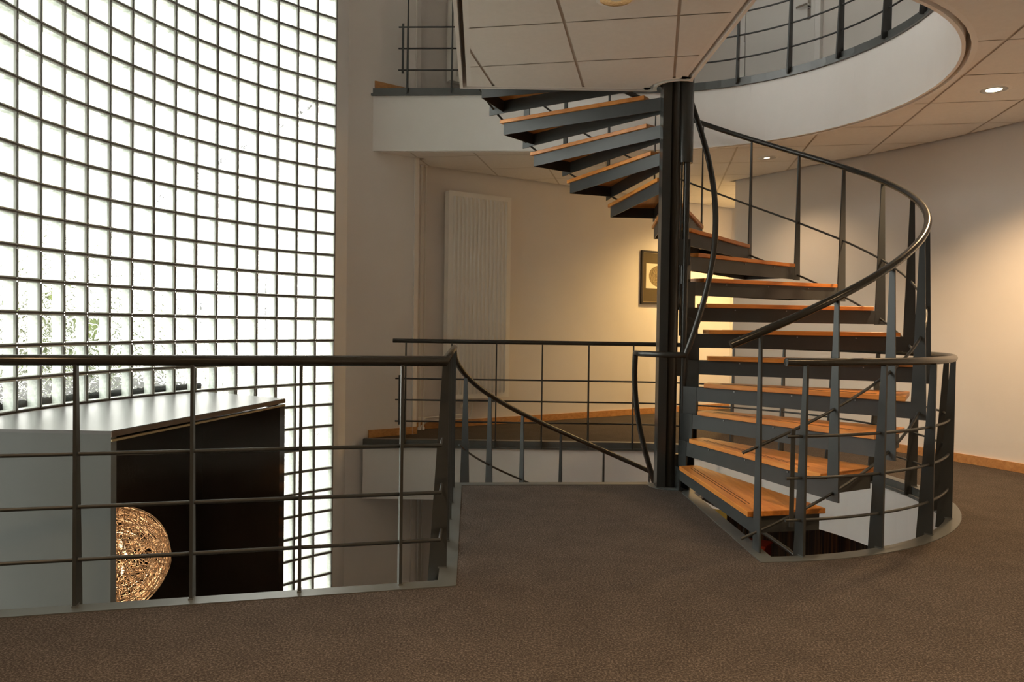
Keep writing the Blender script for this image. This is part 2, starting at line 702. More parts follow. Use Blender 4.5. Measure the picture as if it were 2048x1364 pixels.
baseboard('baseboard_back_left', [(-1.455, 7.703), (-1.005, 8.043)], Z0)
baseboard('baseboard_back', [(-1.22, 8.268), (3.19, 11.087)], Z0)
baseboard('baseboard_right', RIGHT, Z0)
baseboard('baseboard_back_left_2', [(-1.43, 7.722), (-1.005, 8.043)], Z1)
baseboard('baseboard_right_2', RIGHT, Z1)

# ------------------------------------------------------------------ glass block wall
glass = bpy.data.objects.new('wall_left', None)
glass.location = (GC[0], GC[1], 0)
COL.objects.link(glass)
struct(glass)
ZJ = 1.2034 - .2 * 14                   # a horizontal joint
BW = .0948                              # half block
BD = .04


def block_geo(mb, X, fr=0):
    """X maps local (x along wall, y outward, z up) to world"""
    a, r = BW, BW - .007
    yf, yb = -BD, BD
    ring = lambda s, y: [X(-s, y, -s), X(s, y, -s), X(s, y, s), X(-s, y, s)]
    o, i, b = ring(a, yf), ring(r, yf - .001), ring(r, yb)
    n = ring(r - .004, yf + .012)
    mb.add(o + i, [[k, (k + 1) % 4, 4 + (k + 1) % 4, 4 + k] for k in range(4)], False, 3)
    mb.add(i + n, [[k, (k + 1) % 4, 4 + (k + 1) % 4, 4 + k] for k in range(4)], False, 3)
    mb.add(n, [[0, 1, 2, 3]], False, 0)
    mb.add(n + b, [[k, (k + 1) % 4, 4 + (k + 1) % 4, 4 + k] for k in range(4)], False, 2)
    mb.add(b, [[0, 1, 2, 3]], False, 1)


GM = [M['front'], M['wavy'], M['glass_side'], M['glass_rim']]
mb = MB()
block_geo(mb, lambda x, y, z: (x, y, z))
proto = mb.build('glass_block', GM, None)
block_mesh = proto.data
bpy.data.objects.remove(proto)
cells = []
NROW0, NROW1 = -17, 33
for i in range(-14, 15):
    am = G0 + GD * (i + .5)
    for k in range(NROW0, NROW1):
        zc = ZJ + .2 * 14 + .2 * (k + .5) - .2 * 14
        zc = 1.2034 - 2.8 + .2 * (k + .5)
        p = (GC[0] + GR * cos(am), GC[1] + GR * sin(am), zc)
        if not (ZG < zc < ZTOP):
            continue
        v = visible_rough(*p)
        sz = 0
        if v and -30 < v[0] < 2078 and -40 < v[1] < 1230:
            sz = 1 / v[2]
            # behind the porch?
            if zc < .6 and v[0] < 560:
                sz *= .01
        cells.append((sz, am, p, i, k))
cells.sort(key=lambda c: -c[0])
rest = MB()
for n, (sz, am, p, i, k) in enumerate(cells):
    er = Vector((cos(am), sin(am), 0))
    et = Vector((sin(am), -cos(am), 0))       # to the right seen from inside
    if n < 300 and sz > 0:
        o = bpy.data.objects.new('glass_block', block_mesh)
        COL.objects.link(o)
        o.parent = glass
        o.matrix_local = Matrix(((et.x, er.x, 0, p[0] - GC[0]), (et.y, er.y, 0, p[1] - GC[1]), (0, 0, 1, p[2]), (0, 0, 0, 1)))
    else:
        block_geo(rest, lambda x, y, z: (p[0] + et.x * x + er.x * y, p[1] + et.y * x + er.y * y, p[2] + z))
rest.build('glass_block_rest', GM, glass, 'stuff')
# mortar joints: vertical ribs and curved courses
mb = MB()
for i in range(-14, 16):
    a = G0 + GD * i
    c = (GC[0] + (GR + .004) * cos(a), GC[1] + (GR + .004) * sin(a), (ZG + ZTOP) / 2)
    mb.box(c, (.075, .0105, ZTOP - ZG), a)
for k in range(NROW0, NROW1 + 1):
    z = 1.2034 - 2.8 + .2 * k
    if not ZG < z < ZTOP:
        continue
    pin = [gpt(i, GR - .032) for i in range(-14, 16)]
    pout = [gpt(i, GR + .04) for i in range(-14, 16)]
    ribbon_v(mb, pin, z - .0058, z + .0058)
    ribbon_v(mb, pout, z - .0058, z + .0058)
    ribbon_h(mb, pin, pout, z + .0058)
    ribbon_h(mb, pin, pout, z - .0058)
mb.build('mortar_joint', M['mortar'], glass, 'stuff')
mb = MB()
wall_solid(mb, [gpt(-14), (-4.2, 2.1)], -.1, ZG, ZTOP)
struct(mb.build('wall_left_front', M['plaster']))


# ------------------------------------------------------------------ railings
def plate_post(mb, p, t, z0, z1, w0=.09, w1=.03, th=.013, inner=.0):
    """tapered flat bar; p = point on the landing side, t = unit vector to the void side; straight landing edge, tapering void edge"""
    tx, ty = t
    nx, ny = -ty, tx
    h = th / 2
    pts = []
    for z, w in ((z0, w0), (z1, w1)):
        for s, d in ((0, -h), (w, -h), (w, h), (0, h)):
            pts.append((p[0] + tx * s + nx * d, p[1] + ty * s + ny * d, z))
    mb.hexa(pts)


RODS = (.19, .405, .62)


def railing(name, loc, label, group, posts, rail_path, rod_path, z, end_bars=()):
    root = empty(name, loc, label, 'railing', group)
    for (p, t) in posts:
        mb = MB()
        plate_post(mb, p, t, z - .06, z + .985)
        mb.build('baluster', M['steel'], root)
        mb = MB()
        q = (p[0] + t[0] * .02, p[1] + t[1] * .02)
        mb.box((q[0], q[1], z + .007), (.045, .018, .007), atan2(t[1], t[0]))
        mb.build('foot_plate', M['edge'], root)
    mb = MB()
    mb.tube([(x, y, z + 1.0) for x, y in rail_path], .0215, 14)
    mb.build('handrail', M['rail'], root)
    for h in RODS:
        mb = MB()
        mb.tube([(x, y, z + h) for x, y in rod_path], .0082, 8)
        mb.build('rod', M['steel'], root)
    for (x, y) in end_bars:
        mb = MB()
        mb.box((x, y, z + .405), (.022, .008, .50), 0)
        mb.build('end_bar', M['steel'], root)
    return root


def side_pts(a, b, ts):
    return [(a[0] + (b[0] - a[0]) * t, a[1] + (b[1] - a[1]) * t) for t in ts]


# landing railing along the void and the landing's left side
c_off = offset(CARPET[:4], .05)
r_off = offset(CARPET[:4], .064)
rod_off = offset(CARPET[:4], .078)
posts = []
tL = Vector((CARPET[1][0] - CARPET[0][0], CARPET[1][1] - CARPET[0][1])).normalized()
nL = (-tL.y, tL.x)
for x in (-2.62, -2.18, -1.746, -1.322, -.900, -.480):
    f = (x - c_off[0][0]) / (c_off[1][0] - c_off[0][0])
    posts.append(((x, c_off[0][1] + f * (c_off[1][1] - c_off[0][1])), nL))
tP = Vector((CARPET[2][0] - CARPET[1][0], CARPET[2][1] - CARPET[1][1])).normalized()
nP = (-tP.y, tP.x)
for y in (3.59, 4.035, 4.49, 4.915, 5.385):
    f = (y - c_off[1][1]) / (c_off[2][1] - c_off[1][1])
    posts.append(((c_off[1][0] + f * (c_off[2][0] - c_off[1][0]), y), nP))
railing('guard_railing', (-.3, 3.4, 0), 'dark steel guard railing beside the grey-roofed porch, turning along the landing edge', None,
        posts, r_off[:2] + [(r_off[2][0], 5.50)], rod_off[:2] + [(rod_off[2][0], 5.42)], 0)


def ring_railing(z, centre, R, angs, xs, yline, a_start, xend, label):
    posts = []
    for a in angs:
        t = (-cos(radians(a)), -sin(radians(a)))
        r = R(a) - .05
        posts.append(((centre[0] + r * cos(radians(a)), centre[1] + r * sin(radians(a))), t))
    for x in xs:
        posts.append(((x, yline(x) - .05), (0, -1)))

    def path(off, a0, xe):
        n = 60
        p = []
        for i in range(n + 1):
            a = a0 + (90 - a0) * i / n
            r = R(a) - off
            p.append((centre[0] + r * cos(radians(a)), centre[1] + r * sin(radians(a))))
        p += [(x, yline(x) - off) for x in (.7, .2, -.4, -.8)] + [(xe, yline(xe) - off)]
        return p
    rail = path(.064, a_start, xend)
    rod = path(.078, a_start + .6, xend + .03)
    a = radians(a_start + 1.6)
    r = R(a_start) - .078
    return railing('guard_railing', (centre[0], centre[1], z), label, None, posts, rail, rod, z,
                   [(xend + .075, yline(xend) - .085), (centre[0] + r * cos(a), centre[1] + r * sin(a))])


ring_railing(0, OC, opening_r, [-78.2 + 14.9 * k for k in range(11)] + [86],
             (.777, .308, -.154, -.605, -1.067), lambda x: 7.69, -81.5, -1.20,
             'dark steel railing curving around the round opening and past the tall radiator')
ring_railing(Z1, UC, lambda a: UR + .085, [-77.5 + 15.15 * k for k in range(10)] + [73.5, 88],
             (.73, .27, -.19, -.644, -1.095), lambda x: 7.80 - .12 * max(0, min(1, (x + 1.46) / 2.6)), -81.5, -1.22,
             'dark steel railing around the round opening of the floor above')

# ------------------------------------------------------------------ spiral staircase
stair = empty('spiral_staircase', (AX[0], AX[1], ZG), 'dark steel spiral staircase with orange-brown wooden treads around a black column', 'staircase')
RISE, DTH = .1927, radians(15.59)
TF, TP = radians(-87.22), radians(-86.26)
RT, RH = 1.56, 1.6236
SHIFT = 18 * RISE


def pol(r, a):
    return Vector((AX[0] + r * cos(a), AX[1] + r * sin(a)))


def rail_z(a):
    return 1.1479 + (a - TP) / DTH * RISE


def make_step(k, zb, first=False):
    """k-th step; zb the height of the floor it starts from"""
    z = zb + k * RISE
    a = TF + (k - 1) * DTH
    fi, fo = pol(.25, a + radians(-2.5)), pol(RT, a)
    bo, bi = pol(1.55, a + radians(17.48)), pol(.25, a + radians(30))
    d = (fo - fi).normalized()
    n = Vector((-d.y, d.x))
    db = (bo - bi).normalized()
    nb = Vector((-db.y, db.x))
    # steel frame: two beams, an end plate, hub plate
    mb = MB()

    def bar(p, q, z0, z1, th=.008):
        t = (q - p).normalized()
        m = Vector((-t.y, t.x)) * th / 2
        pts = []
        for zz in (z0, z1):
            for c in (p - m, q - m, q + m, p + m):
                pts.append((c.x, c.y, zz))
        mb.hexa(pts)
    f0 = fi - d * .16 + n * .024
    f1 = pol(RH - .012, TP + (k - 1) * DTH)
    bh = .112 if first else .133
    bar(f0, f1, z - bh, z - .031)
    b0, b1 = bi - db * .15 - nb * .022, bo - nb * .022 - db * .03
    bar(b0, b1, z - .125, z - .031)
    e0 = fo + n * .024 - d * .03
    bar(e0, b1, z - .125, z - .031)
    step = mb.build('step_frame', M['steel'], stair)
    mb = MB()
    hub = .185 if k < 11 else .118
    q0, q1 = fi - d * .17 + n * .024, fi - d * (.25 - hub) + n * .024
    bar(q0, q1, z - .24, z - .03, .012)
    c0, c1 = bi - db * .17 - nb * .022, bi - db * (.25 - hub) - nb * .022
    bar(c0, c1, z - .24, z - .03, .012)
    mb.build('hub_bracket', M['column_paint'], step)
    # wooden tread
    mb = MB()
    poly = [(p.x, p.y) for p in (fi, fo, bo, bi)]
    mb.prism(poly, z - .030, z)
    ang = atan2(d.y, d.x)
    # local origin so that the grain follows the nosing
    tr = mb.build('tread_board', M['tread'], None)
    R = Matrix.Translation((fi.x, fi.y, z)) @ Matrix.Rotation(ang, 4, 'Z')
    tr.data.transform(R.inverted())
    bv = tr.modifiers.new('bevel', 'BEVEL')
    bv.width = .0025
    bv.segments = 1
    tr.parent = step
    tr.matrix_world = R
    tr.matrix_parent_inverse = Matrix.Identity(4)
    tr.matrix_basis = R
    mb = MB()
    for off in (.055, .078):
        p, q = fi + n * off + d * .10, fi + n * off + d * 1.13
        bar(p, q, z - .002, z + .0012, .0045)
    mb.build('grip_strip', M['groove'], step)
    mb = MB()
    mb.v = []
    for s in (.22, .62, 1.02):
        mb = MB()
        p = fi + d * s + n * .019
        mb.box((p.x, p.y, z - .045), (.008, .006, .008), ang)
        mb.build('screw', M['bright_edge'], step)
    # baluster in the plane of the front beam
    pa = TP + (k - 1) * DTH
    er = (cos(pa), sin(pa))
    zt = zb + rail_z(pa) - .012
    zbot = zb if first else z - .137
    hgt = zt - zbot
    mb = MB()
    p = (AX[0] + er[0] * (RH - .03), AX[1] + er[1] * (RH - .03))
    # both edges taper
    h = .005
    nx, ny = -er[1], er[0]
    pts = []
    wb = .088 if not first else .094
    for zz, a0, a1 in ((zbot, -.012, wb - .012), (zt, .018, .046)):
        for s, dd in ((a0, -h), (a1, -h), (a1, h), (a0, h)):
            pts.append((p[0] + er[0] * s + nx * dd, p[1] + er[1] * s + ny * dd, zz))
    mb.hexa(pts)
    mb.build('baluster', M['steel'], stair)


for k in range(1, 18):
    make_step(k, 0, k == 1)
for k in range(17, 0, -1):
    make_step(k, -SHIFT, k == 1)


def helix(R, a0, a1, zf, n=60):
    return [(AX[0] + R * cos(a), AX[1] + R * sin(a), zf(a)) for a in [a0 + (a1 - a0) * i / n for i in range(n + 1)]]


A_END = radians(180)
mb = MB()
mb.tube(helix(RH, TP - radians(5.5), A_END, rail_z, 90), .0225, 14)
mb.build('handrail', M['rail'], stair)
mb = MB()
low = helix(RH, TP - radians(5.5), A_END - radians(4), lambda a: rail_z(a) - SHIFT, 90)
low += [(r_off[2][0] - .012, 5.60, .985), (r_off[2][0], 5.49, 1.0)]
mb.tube(low, .0215, 14)
mb.build('handrail', M['rail'], stair)
for zb in (0, -SHIFT):
    for dz in (-1.045, -.595):
        mb = MB()
        mb.tube(helix(RH + .004, TP - radians(3.0), A_END - radians(12), lambda a: rail_z(a) + dz + zb, 80), .0085, 8)
        mb.build('rod', M['steel'], stair)
        
# inner handrail around the column
RI = .281
a_b = radians(-85)


def zin(a):
    return .977 + (a - a_b) * .7675


mb = MB()
mb.tube(helix(RI, a_b, radians(168), zin, 60), .021, 12)
loop = [(AX[0] + RI * cos(a), AX[1] + RI * sin(a), .977) for a in [a_b - (a_b + pi) * i / 16 for i in range(17)]]
mb.tube(loop, .021, 12)
mb.tube(helix(RI, radians(180), radians(-66), lambda a: .972 + (a - pi) * .7675, 60), .021, 12)
mb.build('inner_handrail', M['rail'], stair)

# column of bundled profiles
ZT = ZTOP
mb = MB()
cx, cy = AX
mb.box((cx - .097, cy - .02, (ZG + ZT) / 2), (.052, .12, ZT - ZG))
mb.box((cx - .05, cy + .01, (ZG + ZT) / 2), (.06, .06, ZT - ZG))
mb.cyl((cx - .022, cy - .005), .048, ZG, ZT, 24)
mb.cyl((cx + .068, cy - .02), .024, ZG, ZT, 18)
for zz, h in ((1.72, .19), (.90, .17), (.12, .24), (2.55, .1), (-1.2, .2), (-2.4, .2), (4.4, .2)):
    mb.box((cx + .045, cy - .01, zz), (.11, .055, h))
col = mb.build('column', M['column_paint'], stair)
mb = MB()
mb.box((cx - .0665, cy - .077, (ZG + ZT) / 2), (.010, .010, ZT - ZG))
mb.build('column_edge', M['column_paint'], col)
mb = MB()
mb.cyl((cx + .030, cy - .03), .0075, 1.37, ZT, 10)
mb.build('column_rod', M['column_paint'], col)
mb = MB()
mb.cyl((cx + .055, cy - .012), .056, 2.37, ZT, 28)
mb.build('column_sleeve', M['column_paint'], col)


# ------------------------------------------------------------------ radiators and pipes
wbx, wby = WALL_B[1][0] - WALL_B[0][0], WALL_B[1][1] - WALL_B[0][1]
wl = hypot(wbx, wby)
WD = (wbx / wl, wby / wl)               # along the back wall
WN = (WD[1], -WD[0])                    # out of the wall into the room
WANG = atan2(WD[1], WD[0])


def on_wall(px, off):
    """point on the back wall in direction px of the picture, off metres in front"""
    t = (px - 1024) / FPX
    # (x0 + s*dx) = t*(y0 + s*dy)
    x0, y0 = WALL_B[0][0] + WN[0] * off, WALL_B[0][1] + WN[1] * off
    s = (t * y0 - x0) / (WD[0] - t * WD[1])
    return (x0 + s * WD[0], y0 + s * WD[1])


def radiator(z, label):
    a, b = on_wall(896, .13), on_wall(1019, .13)
    w = hypot(b[0] - a[0], b[1] - a[1])
    zb, zt = z + .335, z + 2.66
    root = empty('panel_radiator', ((a[0] + b[0]) / 2, (a[1] + b[1]) / 2, zb), label, 'radiator')

    def P(s, d, zz):
        return (a[0] + WD[0] * s + WN[0] * d, a[1] + WD[1] * s + WN[1] * d, zz)

    def bx(mb, s0, s1, d0, d1, z0, z1):
        mb.hexa([P(s0, d1, z0), P(s1, d1, z0), P(s1, d0, z0), P(s0, d0, z0), P(s0, d1, z1), P(s1, d1, z1), P(s1, d0, z1), P(s0, d0, z1)])
    mb = MB()
    bx(mb, 0, w, -.10, -.012, zb, zt)
    mb.build('body', M['radiator'], root)
    mb = MB()
    bx(mb, -.004, w + .004, -.012, -.006, zb - .004, zt + .004)
    mb.build('front_panel', M['radiator'], root)
    nrib = 14
    x0, x1 = .045, w - .035
    for i in range(nrib):
        s = x0 + (x1 - x0) * (i + .5) / nrib
        hw = (x1 - x0) / nrib * .30
        mb = MB()
        vs, fs = [], []
        for zz, sc in ((zb + .05, .2), (zb + .075, 1), (zt - .075, 1), (zt - .05, .2)):
            for q in (-1, -.6, 0, .6, 1):
                vs.append(P(s + q * hw, -.006 + .022 * sc * (1 - q * q) + .0005, zz))
        for r in range(3):
            for c in range(4):
                fs.append([r * 5 + c, r * 5 + c + 1, r * 5 + c + 6, r * 5 + c + 5])
        mb.add(vs, fs, True)
        mb.build('rib', M['radiator'], root)
    mb = MB()
    bx(mb, -.006, .004, -.10, -.008, zb, zt)
    mb.build('side_panel', M['radiator'], root)
    mb = MB()
    x = .35 * w
    for dx, zz, xe in ((0, .15, .0), (.07, .11, .0)):
        mb.tube([P(x + dx, -.05, zb), P(x + dx, -.05, z + .22), P(x + dx - .03, -.05, z + zz), P(-.22, -.07, z + zz - .02), P(-.28, -.09, z + .10 - dx)], .009, 8)
    mb.build('supply_pipe', M['pipe'], root)
    mb = MB()
    mb.tube([P(x - .075, -.05, z + .25), P(x - .035, -.05, z + .25)], .028, 12)
    mb.tube([P(x - .04, -.05, z + .25), P(x + .02, -.05, z + .25)], .013, 10)
    mb.build('valve', M['pipe'], root)
    return root


radiator(Z0, 'tall ribbed cream panel radiator on the back wall above the carpet')
radiator(Z1, 'cream panel radiator behind the railing of the floor above')

for px, lab in ((840.5, 'thin white heating pipe running up in the wall corner, next to the corner edge'), (848, 'thin white heating pipe running up beside the radiator wall corner')):
    p = on_wall(px, .05)
    root = empty('heating_pipe', (p[0], p[1], 0), lab, 'pipe')
    mb = MB()
    mb.cyl(p, .011, 0, ZC, 10)
    mb.build('pipe', M['pipe'], root)
    mb = MB()
    mb.cyl(p, .0185, 0.002, .03, 12)
    mb.build('floor_collar', M['white'], root)
    mb = MB()
    mb.cyl(p, .017, .10, .14, 12)
    mb.build('pipe_coupling', M['white'], root)
    mb = MB()
    mb.cyl(p, .0185, ZC - .02, ZC, 12)
    mb.build('ceiling_collar', M['white'], root)
for px in (840.5, 848):
    p = on_wall(px, .05)
    mb = MB()
    mb.cyl(p, .011, ZG, -.6, 10)
    tag(mb.build('heating_pipe', M['pipe'], None), 'thin white heating pipe in the wall corner of the ground floor', 'pipe', 'ground floor heating pipes')

# ------------------------------------------------------------------ framed print
a, b = on_wall(1279.5, .012), on_wall(1352, .012)
pw = hypot(b[0] - a[0], b[1] - a[1])
pz0, pz1 = 1.485, 2.205
pic = empty('framed_print', (a[0], a[1], pz0), 'dark framed print of a round motif, partly hidden behind the stair column', 'picture')


def PP(s, d, z):
    return (a[0] + WD[0] * s + WN[0] * d, a[1] + WD[1] * s + WN[1] * d, z)


def pbox(mb, s0, s1, d0, d1, z0, z1):
    mb.hexa([PP(s0, d1, z0), PP(s1, d1, z0), PP(s1, d0, z0), PP(s0, d0, z0), PP(s0, d1, z1), PP(s1, d1, z1), PP(s1, d0, z1), PP(s0, d0, z1)])


for s0, s1, z0, z1 in ((0, pw, pz0, pz0 + .028), (0, pw, pz1 - .028, pz1), (0, .028, pz0, pz1), (pw - .028, pw, pz0, pz1)):
    mb = MB()
    pbox(mb, s0, s1, -.012, .02, z0, z1)
    mb.build('frame_bar', M['frame'], pic)
mb = MB()
for s0, s1, z0, z1 in ((.03, pw - .03, pz0 + .03, pz0 + .036), (.03, pw - .03, pz1 - .036, pz1 - .03), (.03, .036, pz0 + .03, pz1 - .03), (pw - .036, pw - .03, pz0 + .03, pz1 - .03)):
    pbox(mb, s0, s1, -.008, .013, z0, z1)
mb.build('gilt_fillet', M['fillet'], pic)
mb = MB()
pbox(mb, .02, pw - .02, -.01, .008, pz0 + .02, pz1 - .02)
mb.build('mat_board', M['matboard'], pic)
mb = MB()
s0, s1 = .085, pw - .085
pm = (pz0 + pz1) / 2
pbox(mb, s0, s1, .008, .010, pm - .145, pm + .19)
mb.build('paper', M['paper'], pic)
m, nt, p_ = new_mat('print_ink')
n_ = noise(nt, 28, 4, .6, 3.0, coords(nt))
r_ = ramp(nt, [(.44, (.11, .075, .025)), (.5, (.45, .35, .17)), (.56, (.12, .08, .03))])
lk(nt, n_.outputs['Fac'], r_.inputs[0])
lk(nt, r_.outputs[0], p_.inputs['Base Color'])
mb = MB()
cr = .40 * (s1 - s0)
mb.add([PP((s0 + s1) / 2 + cr * cos(2 * pi * i / 36), .0105, pm + .022 + .148 * sin(2 * pi * i / 36)) for i in range(36)], [list(range(36))])
mb.build('round_motif', m, pic)


# ------------------------------------------------------------------ downlights
def downlight(x, y, z, label, state, power, group=None, spot=125, col=WARM, lname='downlight_lamp'):
    root = empty('recessed_downlight', (x, y, z), label, 'downlight', group)
    mb = MB()
    n = 28
    R0, R1 = .112, .088
    vs = [(x + R0 * cos(2 * pi * i / n), y + R0 * sin(2 * pi * i / n), z - .002) for i in range(n)]
    vs += [(x + R1 * cos(2 * pi * i / n), y + R1 * sin(2 * pi * i / n), z - .008) for i in range(n)]
    mb.add(vs, [[i, (i + 1) % n, n + (i + 1) % n, n + i] for i in range(n)], True)
    mb.build('rim', M['white'], root)
    mb = MB()
    prof = [(.088, -.008), (.08, -.0075), (.066, -.007), (.052, -.0066), (.03, -.0064)]
    vs = []
    for r, dz in prof:
        vs += [(x + r * cos(2 * pi * i / n), y + r * sin(2 * pi * i / n), z + dz) for i in range(n)]
    fs = []
    for k in range(len(prof) - 1):
        fs += [[k * n + i, k * n + (i + 1) % n, (k + 1) * n + (i + 1) % n, (k + 1) * n + i] for i in range(n)]
    mb.add(vs, fs, False)
    mb.build('reflector', M['reflector'], root)
    mb = MB()
    r = .053 if state == 'bulb_on' else .03
    mb.add([(x + r * cos(2 * pi * i / n), y + r * sin(2 * pi * i / n), z - .0066) for i in range(n)], [list(range(n))])
    mb.build('lamp_glass', M[state], root)
    if power > 0:
        ld = bpy.data.lights.new(lname, 'SPOT')
        ld.energy = power
        ld.color = col
        ld.spot_size = radians(spot)
        ld.spot_blend = .8
        ld.shadow_soft_size = .06
        lo = bpy.data.objects.new(lname, ld)
        COL.objects.link(lo)
        lo.parent = root
        lo.location = (0, 0, -.02)
    return root


downlight(3.447, 5.485, ZC, 'lit round recessed downlight in the ceiling beside the curved right wall', 'bulb_on', 170)
downlight(2.573, 7.751, ZC, 'faintly lit recessed downlight in the ceiling above the stair handrail', 'bulb_dim', 30)
downlight(.53, 4.07, ZC, 'unlit recessed downlight in the soffit of the landing above', 'bulb_off', 0)
downlight(2.98, 9.75, ZC, 'warm recessed downlight in the corridor ceiling', 'bulb_on', 170, None, 150, (1.0, .64, .24))
GRP = 'downlights over the carpeted floor in front of the stair'
for q, (x, y) in enumerate(((3.3, 2.6), (1.2, 1.6), (-1.0, 1.2), (2.6, -.6), (.2, -1.2), (-2.2, -.8))):
    downlight(x, y, ZC, 'lit recessed downlight over the open carpeted floor', 'bulb_on', 110, GRP, 125, WARM, 'downlight_%d_offscreen' % (q + 1))

# ------------------------------------------------------------------ door of the floor above
mb = MB()
d0, d1 = Vector((2.70, 8.87)), Vector((3.20, 8.11))
dd = (d1 - d0).normalized()
dn = Vector((-dd.y, dd.x)) * -1
dn = Vector((dd.y, -dd.x))
if dn.dot(Vector((1, 5)) - d0) < 0:
    dn = -dn


def DP(s, d, z):
    p = d0 + dd * s + dn * d
    return (p.x, p.y, z)


def dbox(mb, s0, s1, e0, e1, z0, z1):
    mb.hexa([DP(s0, e0, z0), DP(s1, e0, z0), DP(s1, e1, z0), DP(s0, e1, z0), DP(s0, e0, z1), DP(s1, e0, z1), DP(s1, e1, z1), DP(s0, e1, z1)])


dw = (d1 - d0).length
dbox(mb, 0, dw, .0, .045, Z1 + .005, Z1 + 2.1)
door = struct(mb.build('door_1', M['door']))
mb = MB()
for s0, s1, z0, z1 in ((-.07, -.006, Z1, Z1 + 2.17), (dw + .006, dw + .07, Z1, Z1 + 2.17), (-.07, dw + .07, Z1 + 2.106, Z1 + 2.17)):
    dbox(mb, s0, s1, .0, .052, z0, z1)
mb.build('door_frame', M['white'], door)
mb = MB()
dbox(mb, dw - .085, dw - .045, .045, .052, Z1 + .93, Z1 + 1.15)
dbox(mb, dw - .075, dw - .055, .05, .10, Z1 + 1.07, Z1 + 1.09)
dbox(mb, dw - .19, dw - .055, .09, .108, Z1 + 1.068, Z1 + 1.092)
mb.build('door_handle', M['chrome'], door)
mb = MB()
for z in (.95, .28, 1.8):
    dbox(mb, -.012, .006, .045, .06, Z1 + z, Z1 + z + .09)
mb.build('hinge', M['chrome'], door)

# ------------------------------------------------------------------ entrance porch and wire lamp
porch = empty('entrance_porch', (-2.4, 4.9, ZG), 'grey entrance porch with a pale flat roof and black inside beside the glass block wall', 'porch')
RIN = GR - .07


def garc(y0a, y1a, n, R):
    return [(GC[0] + R * cos(radians(y0a + (y1a - y0a) * i / n)), GC[1] + R * sin(radians(y0a + (y1a - y0a) * i / n))) for i in range(n + 1)]


PC, PD = (-2.032, 3.835), (-1.683, 5.618)
PB = (-2.515, 6.10)
roof = [PC, PD, PB] + garc(151.5, 185.3, 12, RIN)
mb = MB()
mb.prism(roof, .583, .60)
mb.build('roof', M['porch_top'], porch)
mb = MB()
edge = [(-2.0, 3.815), PC, PD]
nn = Vector((PD[1] - PC[1], -(PD[0] - PC[0]))).normalized()
for off, z0, z1, mt in ((.004, .568, .596, 'porch_trim'), (.006, .545, .556, 'fillet')):
    mb = MB()
    q0, q1 = (PC[0] + nn.x * off, PC[1] + nn.y * off), (PD[0] + nn.x * off, PD[1] + nn.y * off)
    wall_solid(mb, [q0, q1], .03, z0, z1)
    mb.build('roof_trim', M[mt], porch)
mb = MB()
wall_solid(mb, [(PC[0] - .0, PC[1]), (-2.955, 3.868)], -.05, ZG, .583)
mb.build('front_panel', M['porch_grey'], porch)
mb = MB()
wall_solid(mb, [(PC[0] - .012, PC[1] + .051), (-2.94, 3.92)], -.012, ZG, .545)
mb.build('front_lining', M['porch_gloss'], porch)
mb = MB()
wall_solid(mb, [PD, PB], .05, ZG, .56)
mb.build('back_panel', M['porch_gloss'], porch)
mb = MB()
wall_solid(mb, garc(150.2, 184, 12, RIN - .02), .03, ZG, .555)
mb.build('inner_lining', M['porch_gloss'], porch)
mb = MB()
mb.add([(x, y, .545) for x, y in offset(roof[:3], .02)] + [(x, y, .545) for x, y in garc(151.5, 185.3, 12, RIN - .03)], [list(range(16))])
mb.build('porch_ceiling', M['porch_gloss'], porch)

LC, LR = Vector((-2.44, 4.62, -.305)), .335
lamp = empty('wire_ball_lamp', LC, 'round lamp of tangled golden wire hanging inside the black porch', 'lamp')
mb = MB()
rnd = random.Random(3)
for w in range(125):
    ax = Vector((rnd.gauss(0, 1), rnd.gauss(0, 1), rnd.gauss(0, 1))).normalized()
    u = ax.orthogonal().normalized()
    v = ax.cross(u)
    h = rnd.uniform(-.75, .75)
    R = LR * rnd.uniform(.9, 1.0)
    rr = R * sqrt(1 - h * h)
    ph = rnd.uniform(0, 6.28)
    n = 40
    pts = []
    for i in range(n):
        a = 2 * pi * i / n
        wob = 1 + .02 * sin(3 * a + ph)
        pts.append((u * cos(a) * rr * wob + v * sin(a) * rr * wob + ax * h * R))
    mb.tube([LC + p for p in pts], .0023, 4, False, True)
mb.build('wire_shell', M['wire'], lamp)
mb = MB()
for i in range(9):
    d = Vector((rnd.gauss(0, 1), rnd.gauss(0, 1), rnd.gauss(0, 1))).normalized() * .10
    c = LC + d
    vs = []
    for j in range(6):
        vs.append(c + Vector((.014 * cos(j * pi / 3), .014 * sin(j * pi / 3), 0)))
    mb.add(vs + [c + Vector((0, 0, .03)), c - Vector((0, 0, .03))], [[j, (j + 1) % 6, 6] for j in range(6)] + [[(j + 1) % 6, j, 7] for j in range(6)], True)
mb.build('bulb', M['lamp_bulb'], lamp)
mb = MB()
mb.tube([LC + Vector((0, 0, .0)), Vector((LC.x, LC.y, .545))], .004, 8)
mb.build('cable', M['black_steel'], lamp)
ld = bpy.data.lights.new('wire_lamp_bulb', 'POINT')
ld.energy = 4
ld.color = (1.0, .73, .45)
ld.shadow_soft_size = .05
lo = bpy.data.objects.new('wire_lamp_bulb', ld)
COL.objects.link(lo)
lo.parent = lamp

# ------------------------------------------------------------------ ground floor seen through the opening
zebra_root = bpy.data.objects.new('wall_ground_right', None)
zebra_root.location = (3.4, 7.6, ZG)
COL.objects.link(zebra_root)
struct(zebra_root)
zp = offset([(4.45, 5.70), (4.26, 6.28), (4.08, 6.66), (3.87, 7.07), (3.65, 7.44), (3.36, 7.85), (3.06, 8.33), (2.62, 8.99)], .02)
L = [0]
for i in range(1, len(zp)):
    L.append(L[-1] + hypot(zp[i][0] - zp[i - 1][0], zp[i][1] - zp[i - 1][1]))


